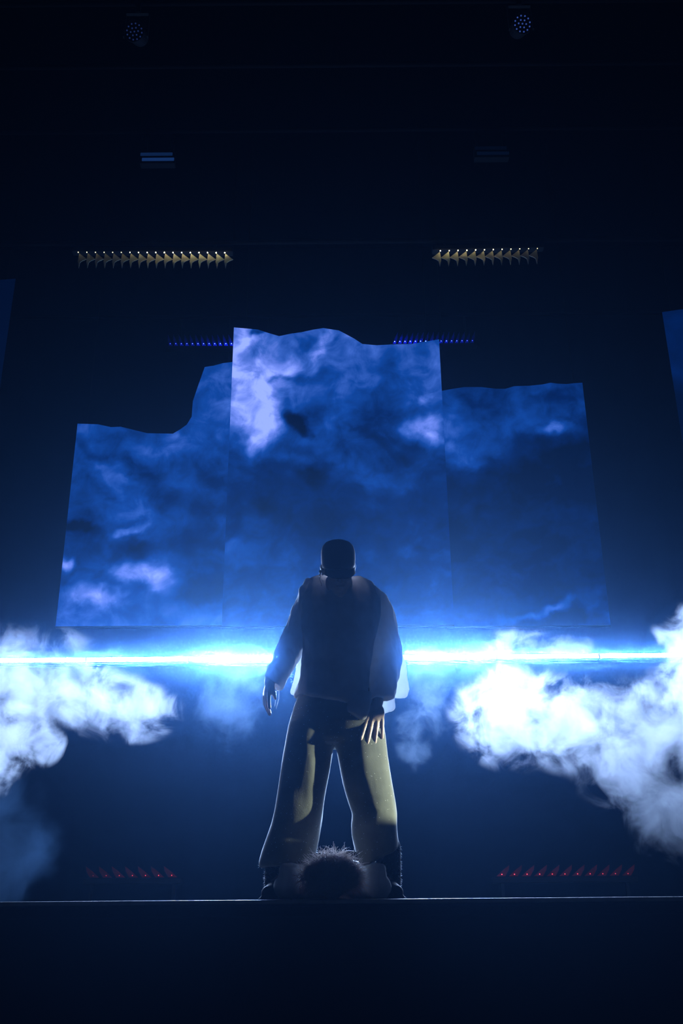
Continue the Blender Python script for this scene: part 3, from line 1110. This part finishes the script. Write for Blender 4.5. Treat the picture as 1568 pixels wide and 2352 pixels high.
# trousers: wide legs, slanting hems
bm = bmesh.new()
rows(bm, [(700, 1560, 846, 1560, 4.70, 0.115), (690, 1590, 852, 1590, 4.70, 0.12), (677, 1620, 866, 1620, 4.70, 0.125), (665, 1660, 879, 1660, 4.69, 0.125), (660, 1700, 884, 1700, 4.69, 0.115), (672, 1712, 874, 1712, 4.69, 0.09)])
rows(bm, [(664, 1662, 772, 1662, 4.69, 0.11), (658, 1692, 765.5, 1705, 4.69, 0.115), (650, 1740, 760, 1740, 4.69, 0.112), (641, 1800, 750, 1800, 4.68, 0.11), (631, 1855, 742, 1855, 4.68, 0.112), (622, 1895, 736, 1895, 4.69, 0.115),
          (611, 1930, 730, 1930, 4.70, 0.118), (601, 1960, 724, 1955, 4.70, 0.12), (595, 1982, 721, 1972, 4.70, 0.12), (597, 1991, 719, 1984, 4.70, 0.118)])
rows(bm, [(764, 1662, 880, 1662, 4.69, 0.11), (769, 1705, 884.5, 1692, 4.69, 0.115), (776, 1740, 889, 1740, 4.69, 0.112), (789, 1800, 899, 1800, 4.68, 0.11), (801, 1845, 907, 1845, 4.68, 0.108), (810, 1870, 910, 1868, 4.67, 0.108), (806, 1895, 910, 1890, 4.68, 0.108),
          (806, 1920, 911, 1912, 4.70, 0.108), (814, 1950, 913, 1928, 4.71, 0.106), (822, 1975, 915, 1942, 4.71, 0.10), (834, 1992, 914, 1950, 4.71, 0.095)])
fuse('trousers', bm, 0.0085, 4, M_trousers, root, folds(7.0, 2.4, 0.0065, 3.0))

# shirt: trunk, two wide sleeves, hanging back layer and tails
bm = bmesh.new()
rows(bm, [(748, 1327, 820, 1336, 4.725, 0.055), (728, 1328, 836, 1334, 4.72, 0.070), (708, 1334, 856, 1341, 4.71, 0.09), (697, 1352, 874, 1360, 4.71, 0.105), (690, 1378, 884, 1385, 4.70, 0.115), (690, 1415, 878, 1415, 4.69, 0.12), (694, 1450, 868, 1450, 4.69, 0.122),
          (697, 1480, 858, 1480, 4.69, 0.122), (694, 1530, 850, 1530, 4.69, 0.122), (687, 1568, 850, 1585, 4.69, 0.126), (679, 1592, 850, 1618, 4.69, 0.13), (677, 1600, 846, 1634, 4.69, 0.13)])


def shirt_folds(p):
    q = Vector((p.x * 9 + p.z * 3, p.y * 9, p.z * 4.0 - p.x * 2.5)) + Vector((9.1, 2.2, 4.4))
    a = mnoise.noise(q)
    b = mnoise.noise(q * 2.6 + Vector((1, 5, 3)))
    c = mnoise.noise(q * 6.0)
    return 0.0085 * ((1 - abs(a) * 2.2) * 0.8 + b * 0.55 + c * 0.22)


rows(bm, [(806, 1590, 852, 1590, 4.60, 0.016), (800, 1615, 850, 1615, 4.575, 0.014), (799, 1634, 846, 1634, 4.57, 0.012), (826, 1650, 838, 1650, 4.57, 0.009)], e=0.7)
shirt = fuse('shirt', bm, 0.0066, 3, M_shirt, root, shirt_folds)


def sleeve(bm, pts):
    """pts: outer pixel, inner pixel, Y, depth"""
    loft(bm, [row_ring(*r, e=0.95) for r in pts])


bm = bmesh.new()
sleeve(bm, [(706, 1331, 738, 1352, 4.71, 0.055), (693, 1352, 726, 1376, 4.71, 0.066), (681, 1388, 712, 1408, 4.73, 0.068), (667, 1420, 702, 1444, 4.75, 0.070), (650, 1460, 697, 1478, 4.76, 0.072), (636, 1490, 689, 1502, 4.75, 0.070), (626, 1513, 676, 1528, 4.72, 0.066), (615, 1538, 657, 1560, 4.69, 0.060), (606, 1553, 644, 1581, 4.67, 0.056)])
sv = fuse('sleeve', bm, 0.0060, 2, M_sleeve_shaded, root, lambda p: 1.5 * shirt_folds(p))
sv.parent = shirt
bm = bmesh.new()
sleeve(bm, [(832, 1350, 868, 1352, 4.71, 0.06), (842, 1372, 888, 1372, 4.71, 0.075), (848, 1402, 899, 1398, 4.72, 0.082), (850, 1430, 908, 1424, 4.73, 0.084), (848, 1460, 912, 1455, 4.74, 0.084), (846, 1490, 917, 1488, 4.74, 0.082), (845, 1520, 918, 1520, 4.72, 0.078), (846, 1550, 914, 1550, 4.69, 0.07), (848, 1580, 906, 1580, 4.66, 0.062), (850, 1606, 903, 1602, 4.64, 0.056)])
sv = fuse('sleeve', bm, 0.0060, 2, M_sleeve, root, lambda p: 1.5 * shirt_folds(p))
sv.parent = shirt
bm = bmesh.new()
rows(bm, [(868, 1440, 910, 1440, 4.78, 0.03), (876, 1480, 918, 1475, 4.82, 0.022), (882, 1520, 926, 1515, 4.84, 0.018), (884, 1560, 933, 1552, 4.85, 0.016), (886, 1596, 939, 1584, 4.85, 0.015), (887, 1606, 930, 1598, 4.85, 0.013)], e=0.7)
rows(bm, [(866, 1540, 905, 1540, 4.76, 0.018), (868, 1590, 905, 1590, 4.78, 0.016), (872, 1620, 904, 1620, 4.78, 0.014), (876, 1641, 902, 1630, 4.78, 0.012)], e=0.7)
sv = fuse('sleeve_drape', bm, 0.0060, 2, M_drape_cloth, root, lambda p: 1.5 * shirt_folds(p))
sv.parent = shirt
bm = bmesh.new()
rows(bm, [(690, 1470, 704, 1470, 4.78, 0.02), (683, 1510, 702, 1510, 4.80, 0.016), (677, 1545, 699, 1548, 4.80, 0.016), (673, 1575, 695, 1575, 4.80, 0.015), (669, 1592, 690, 1598, 4.80, 0.013)], e=0.7)
sv = fuse('shirt_tail', bm, 0.0060, 2, M_drape_cloth, root, shirt_folds)
sv.parent = shirt

# cap: soft crown, band and curved peak, seam button on top
bm = bmesh.new()
TT = HT
prof = [(0.000, 0.0805, 0.1055, 0.010), (0.018, 0.0820, 0.1075, 0.010), (0.045, 0.0825, 0.1065, 0.012), (0.075, 0.0815, 0.101, 0.015), (0.098, 0.0745, 0.090, 0.018), (0.113, 0.060, 0.072, 0.020), (0.121, 0.040, 0.048, 0.022), (0.124, 0.012, 0.015, 0.022)]
rings = []
for z, rx, ry, oy in prof:
    rings.append([TT @ Vector((rx * math.cos(t), oy - 0.006 + ry * math.sin(t), z + 0.012 - 0.010 * math.sin(t) * (1 - z / 0.124))) for t in [2 * math.pi * k / 40 for k in range(40)]])
loft(bm, rings)
bmesh.ops.recalc_face_normals(bm, faces=bm.faces)
for v in bm.verts:
    v.co = v.co - root.location
cap = bm_to('cap', bm, M_cap, root, None, True)
bm = bmesh.new()
nu, nw = 20, 6
grid = []
for i in range(nu + 1):
    t = -1.15 + 2.3 * i / nu
    col = []
    for j in range(nw + 1):
        f = j / nw
        rr = 1 + f * 0.72 * math.cos(t * 1.12) ** 0.7 if math.cos(t * 1.12) > 0 else 1.0
        x = 0.0775 * math.sin(t) * (1 + 0.10 * f)
        y = -(0.100 * math.cos(t)) * rr + 0.004
        zz = 0.022 - 0.016 * f - 0.20 * abs(x) ** 1.0 * f * 0.9
        col.append(bm.verts.new(TT @ Vector((x, y, zz)) - root.location))
    grid.append(col)
for i in range(nu):
    for j in range(nw):
        bm.faces.new((grid[i][j], grid[i + 1][j], grid[i + 1][j + 1], grid[i][j + 1]))
pk = bm_to('peak', bm, M_cap, cap, None, True)
so = pk.modifiers.new('thick', 'SOLIDIFY')
so.thickness = 0.004
bm = bmesh.new()
ball(bm, TT @ Vector((0, 0.016, 0.138)) - root.location, (0.009, 0.009, 0.005), 2)
bm_to('cap_button', bm, M_cap, cap, None, True)
# in-ear monitor glinting at the ear
bm = bmesh.new()
e0 = TT @ Vector((-0.088, 0.004, -0.012)) - root.location
ball(bm, e0, (0.007, 0.010, 0.011), 2)
chain(bm, [(e0, 0.003), (e0 + Vector((-0.003, 0.012, -0.03)), 0.0018), (e0 + Vector((0.006, 0.03, -0.06)), 0.0018)], 8, 1)
bm_to('ear_monitor', bm, M_metal, root, None, True)
# loose threads hanging from the left cuff
for (x0, y0, x1, y1, x2, y2) in ((636, 1576, 634, 1600, 631, 1622), (641, 1578, 640, 1605, 634, 1628)):
    bm = bmesh.new()
    chain(bm, [(P(x0, y0, 4.68) - root.location, 0.0018), (P(x1, y1, 4.68) - root.location, 0.0016), (P(x2, y2, 4.67) - root.location, 0.0014)], 6, 1)
    bm_to('cuff_thread', bm, M_thread, root, None, True)
# frayed fringe at hems and socks catching the back light
bm = bmesh.new()
random.seed(5)
for (xa, ya, xb, yb, Y, n_, ln) in ((596, 1989, 614, 1990, 4.72, 14, 0.010), (722, 1945, 726, 1968, 4.74, 16, 0.012), (668, 1540, 672, 1597, 4.80, 18, 0.010), (640, 1582, 646, 1578, 4.68, 6, 0.014)):
    for k in range(n_):
        t = random.random()
        p = P(xa + (xb - xa) * t, ya + (yb - ya) * t, Y + random.uniform(-0.02, 0.02)) - root.location
        q = p + Vector((random.uniform(-1, 1), random.uniform(-0.4, 0.4), random.uniform(-1, 0.4))).normalized() * ln * random.uniform(0.5, 1.4)
        bm_tube(bm, p, q, 0.0009, 0.0004, 4)
fr = bm_to('frayed_threads', bm, M_thread, root)
fr['kind'] = 'stuff'
# socks with a fuzzy pile, shoes
for px, r0, r1, yt, yb, outx in ((634, 0.050, 0.046, 1985, 2046, -1), (893, 0.054, 0.050, 1945, 2046, 1)):
    bm = bmesh.new()
    pts = []
    for k in range(6):
        t = k / 5
        c = P(px + (2 if outx > 0 else -4) * t, yt + (yb - yt) * t, 4.715)
        pts.append((c, r0 + (r1 - r0) * t))
    chain(bm, pts, 16)
    sk = fuse('sock', bm, 0.007, 2, M_boot, root)
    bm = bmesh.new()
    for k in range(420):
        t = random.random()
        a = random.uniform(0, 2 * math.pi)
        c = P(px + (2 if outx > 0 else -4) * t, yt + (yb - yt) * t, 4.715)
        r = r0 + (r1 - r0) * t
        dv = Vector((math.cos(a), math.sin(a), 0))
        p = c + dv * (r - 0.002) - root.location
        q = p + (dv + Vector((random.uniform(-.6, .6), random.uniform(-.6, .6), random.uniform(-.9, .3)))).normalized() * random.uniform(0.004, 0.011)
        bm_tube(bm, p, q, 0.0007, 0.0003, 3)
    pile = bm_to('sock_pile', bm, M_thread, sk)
    pile['kind'] = 'stuff'
    bm = bmesh.new()
    a = P(px, 2046, 4.70)
    a.z = STAGE_Z + 0.052
    chain(bm, [(a + Vector((0, 0.03, 0)), 0.046), (a, 0.048), (a + Vector((outx * 0.010, -0.07, -0.010)), 0.038), (a + Vector((outx * 0.026, -0.13, -0.018)), 0.032)], 14)
    bm_box(bm, a + Vector((outx * 0.010, -0.05, -0.044)), (0.08, 0.22, 0.016), 0.005, Matrix.Rotation(outx * 0.2, 3, 'Z'))
    fuse('shoe', bm, 0.007, 3, M_boot, root)

# ------------------------------------------------------------------ second person lying prone with the head at the stage edge
root2 = empty('person', (P(763, 2060, 4.75).x, 4.85, STAGE_Z),
              'person with tousled light hair lying face down between the performer\'s feet', 'person')
Z0 = STAGE_Z
hx = P(763, 2020, 4.5).x
H2 = Matrix.Translation(Vector((hx, 4.485, Z0 + 0.086))) @ Matrix.Rotation(math.radians(78), 4, 'X')
bm = bmesh.new()
head_local(bm, H2 @ Matrix.Scale(0.80, 4))
chain(bm, [((hx, 4.54, Z0 + 0.10), 0.056), ((hx, 4.70, Z0 + 0.115), 0.062)])
for y, r in ((4.80, (0.17, 0.11, 0.075)), (4.95, (0.165, 0.14, 0.08)), (5.12, (0.145, 0.14, 0.075)), (5.30, (0.155, 0.14, 0.085))):
    ball(bm, (hx, y, Z0 + 0.092), r, 3)
nails2 = []
for s in (-1, 1):
    sh = Vector((hx + s * 0.165, 4.76, Z0 + 0.125))
    el = Vector((hx + s * 0.205, 4.55, Z0 + 0.055))
    wr = Vector((hx + s * 0.065, 4.60 + 0.02 * s, Z0 + 0.032))
    chain(bm, [(sh, 0.052), (sh.lerp(el, 0.5), 0.045), (el, 0.038), (el.lerp(wr, 0.35), 0.036), (wr, 0.026)], 12)
    hand(bm, wr, wr - el, Vector((0, -1, 0)), Vector((0, 0, 1)), 0.9, (0.12, 0.14, 0.16, 0.2), 0.08, 0.5, nails2)
    chain(bm, [((hx + s * 0.085, 5.36, Z0 + 0.085), 0.080), ((hx + s * 0.10, 5.58, Z0 + 0.075), 0.066), ((hx + s * 0.11, 5.78, Z0 + 0.062), 0.052), ((hx + s * 0.115, 5.98, Z0 + 0.062), 0.052), ((hx + s * 0.12, 6.18, Z0 + 0.05), 0.036), ((hx + s * 0.12, 6.30, Z0 + 0.036), 0.030), ((hx + s * 0.12, 6.36, Z0 + 0.028), 0.024)], 12)
fuse('body', bm, 0.0075, 3, M_skin, root2)
# garment: back, collar and the two puffed sleeves standing on the elbows
bm = bmesh.new()
for y, r in ((4.76, (0.16, 0.085, 0.092)), (4.86, (0.20, 0.13, 0.108)), (5.0, (0.185, 0.15, 0.10)), (5.16, (0.165, 0.14, 0.09)), (5.32, (0.18, 0.14, 0.10))):
    ball(bm, (hx, y, Z0 + 0.098), r, 3)
chain(bm, [((hx - 0.10, 4.70, Z0 + 0.182), 0.018), ((hx - 0.05, 4.655, Z0 + 0.190), 0.014), ((hx, 4.64, Z0 + 0.176), 0.012), ((hx + 0.06, 4.655, Z0 + 0.198), 0.014), ((hx + 0.11, 4.70, Z0 + 0.190), 0.018)], 10)
fuse('garment', bm, 0.008, 3, M_garment, root2, folds(9, 9, 0.006, 7.0))
for s, xa, xb in ((-1, 640, 690), (1, 839, 887)):
    bm = bmesh.new()
    xm = (xa + xb) / 2
    rows(bm, [(xa + 8, 1986, xb - 6, 1986, 4.60, 0.04), (xa + 2, 1996, xb - 2, 1994, 4.58, 0.055), (xa + 1, 2010, xb, 2008, 4.57, 0.06), (xa, 2030, xb, 2030, 4.565, 0.062), (xa + 2, 2050, xb - 1, 2050, 4.56, 0.062), (xa + 6, 2064, xb - 3, 2064, 4.56, 0.058)])
    chain(bm, [(Vector((hx + s * 0.14, 4.80, Z0 + 0.115)), 0.058), (Vector((hx + s * 0.185, 4.64, Z0 + 0.105)), 0.050)], 12)
    chain(bm, [(Vector((hx + s * 0.205, 4.56, Z0 + 0.060)), 0.048), (Vector((hx + s * 0.10, 4.60, Z0 + 0.045)), 0.038)], 12)
    fuse('sleeve', bm, 0.007, 3, M_shirt2, root2, folds(14, 10, 0.006, 11.0 + s))
bm = bmesh.new()
for s in (-1, 1):
    chain(bm, [((hx + s * 0.085, 5.34, Z0 + 0.098), 0.092), ((hx + s * 0.10, 5.58, Z0 + 0.088), 0.08), ((hx + s * 0.11, 5.78, Z0 + 0.075), 0.068), ((hx + s * 0.115, 5.98, Z0 + 0.074), 0.068), ((hx + s * 0.12, 6.16, Z0 + 0.062), 0.056)], 14)
ball(bm, (hx, 5.34, Z0 + 0.105), (0.165, 0.11, 0.095), 3)
fuse('trousers', bm, 0.010, 3, M_garment, root2, folds(8, 8, 0.005, 17.0))
# tousled hair: a soft mass and many separate locks
random.seed(11)
hc = Vector((hx, 4.445, Z0 + 0.090))
bm = bmesh.new()
ball(bm, hc, (0.092, 0.082, 0.078), 3)
mass = fuse('hair_mass', bm, 0.007, 1, M_hair, root2, lambda p: 0.012 * mnoise.noise(p * 38.0) + 0.008 * mnoise.noise(p * 80.0))
bm = bmesh.new()
for k in range(2600):
    u, v_ = random.uniform(-1, 1), random.uniform(0, 2 * math.pi)
    dvec = Vector((math.sqrt(1 - u * u) * math.cos(v_), math.sqrt(1 - u * u) * math.sin(v_), u))
    if dvec.z < -0.55 or (dvec.y > 0.75 and dvec.z < 0.2):
        continue
    p = hc + Vector((dvec.x * 0.094, dvec.y * 0.082, dvec.z * 0.078))
    ln = random.uniform(0.03, 0.085)
    fall = Vector((dvec.x * 0.9, dvec.y * 0.4 - 0.35, -0.45 + random.uniform(-0.3, 0.4)))
    cur = p.copy()
    dirv = (dvec * 0.8 + Vector((random.uniform(-.8, .8), random.uniform(-.8, .8), random.uniform(-.2, .6)))).normalized()
    ax = Vector((random.uniform(-1, 1), random.uniform(-1, 1), random.uniform(-1, 1))).normalized()
    tw = random.uniform(0.15, 0.75)
    pts = []
    w0 = random.uniform(0.0010, 0.0026)
    for j in range(7):
        pts.append((cur.copy(), w0 * (1 - j / 7.5)))
        dirv = (Matrix.Rotation(tw, 3, ax) @ dirv + fall * 0.20).normalized()
        cur = cur + dirv * ln / 6
        if cur.z < Z0 + 0.004:
            cur.z = Z0 + 0.004
    for (a, ra), (b, rb) in zip(pts[:-1], pts[1:]):
        bm_tube(bm, a - root2.location, b - root2.location, ra, rb, 4, False)
for k in range(260):                                          # thick curls on top
    a0 = random.uniform(-1.25, 1.25)
    dvec = Vector((math.sin(a0), random.uniform(-0.35, 0.75), math.cos(a0))).normalized()
    cur = hc + Vector((dvec.x * 0.090, dvec.y * 0.080, dvec.z * 0.076))
    dirv = (dvec * 1.2 + Vector((random.uniform(-.7, .7), random.uniform(-.9, .2), random.uniform(-.3, .4)))).normalized()
    ax = Vector((random.uniform(-1, 1), random.uniform(-1, 1), random.uniform(-1, 1))).normalized()
    tw = random.uniform(0.35, 0.8)
    w0 = random.uniform(0.0030, 0.0055)
    pts = []
    for j in range(9):
        pts.append((cur.copy(), w0 * (1 - j / 9.5)))
        dirv = (Matrix.Rotation(tw, 3, ax) @ dirv + Vector((dvec.x * 0.10, -0.05, -0.05))).normalized()
        cur = cur + dirv * 0.0056
    for (a, ra), (b, rb) in zip(pts[:-1], pts[1:]):
        bm_tube(bm, a - root2.location, b - root2.location, ra, rb, 5, False)
hair = bm_to('hair', bm, M_hair, root2, None, True)
hair['kind'] = 'stuff'

# ------------------------------------------------------------------ warm side lamp in the right wing, shuttered onto the legs
LPOS = Vector((3.3, 4.45, STAGE_Z + 0.95))
TGT = P(862, 1772, 4.66)
lamp = empty('profile_spot', (LPOS.x, LPOS.y, 0.0), 'black profile spotlight on a stand in the right wing', 'stage light')
ax = (TGT - LPOS).normalized()
q = ax.to_track_quat('-Z', 'Y')
bm = bmesh.new()
bm_tube(bm, (0, 0, -0.02), (0, 0, 0.34), 0.075, 0.09, 20)
bm_box(bm, (0, 0, 0.40), (0.2, 0.2, 0.16), 0.02)
b = bm_to('lamp_body', bm, M_housing, lamp, LPOS - lamp.location)
b.rotation_mode = 'QUATERNION'
b.rotation_quaternion = q
bm = bmesh.new()
bm_tube(bm, (0.0, 0.0, 0.0), (0.0, 0.0, LPOS.z - 0.17), 0.02, seg=12)
for k in range(3):
    a = 2 * math.pi * k / 3
    bm_tube(bm, (0, 0, 0.5), (0.4 * math.cos(a), 0.4 * math.sin(a), 0.012), 0.012, seg=8)
st_ = bm_to('stand', bm, M_housing, lamp, (-ax.x * 0.36, -ax.y * 0.36, 0))
ld = bpy.data.lights.new('warm_beam', 'SPOT')
ld.color = (0.93, 1.0, 0.80)
ld.energy = 1300
ld.spot_size = math.radians(8.8)
ld.spot_blend = 0.08
ld.shadow_soft_size = 0.02
lo = bpy.data.objects.new('warm_beam', ld)
link(lo, lamp)
lo.location = LPOS + ax * 0.03 - lamp.location
lo.rotation_mode = 'QUATERNION'
lo.rotation_quaternion = q
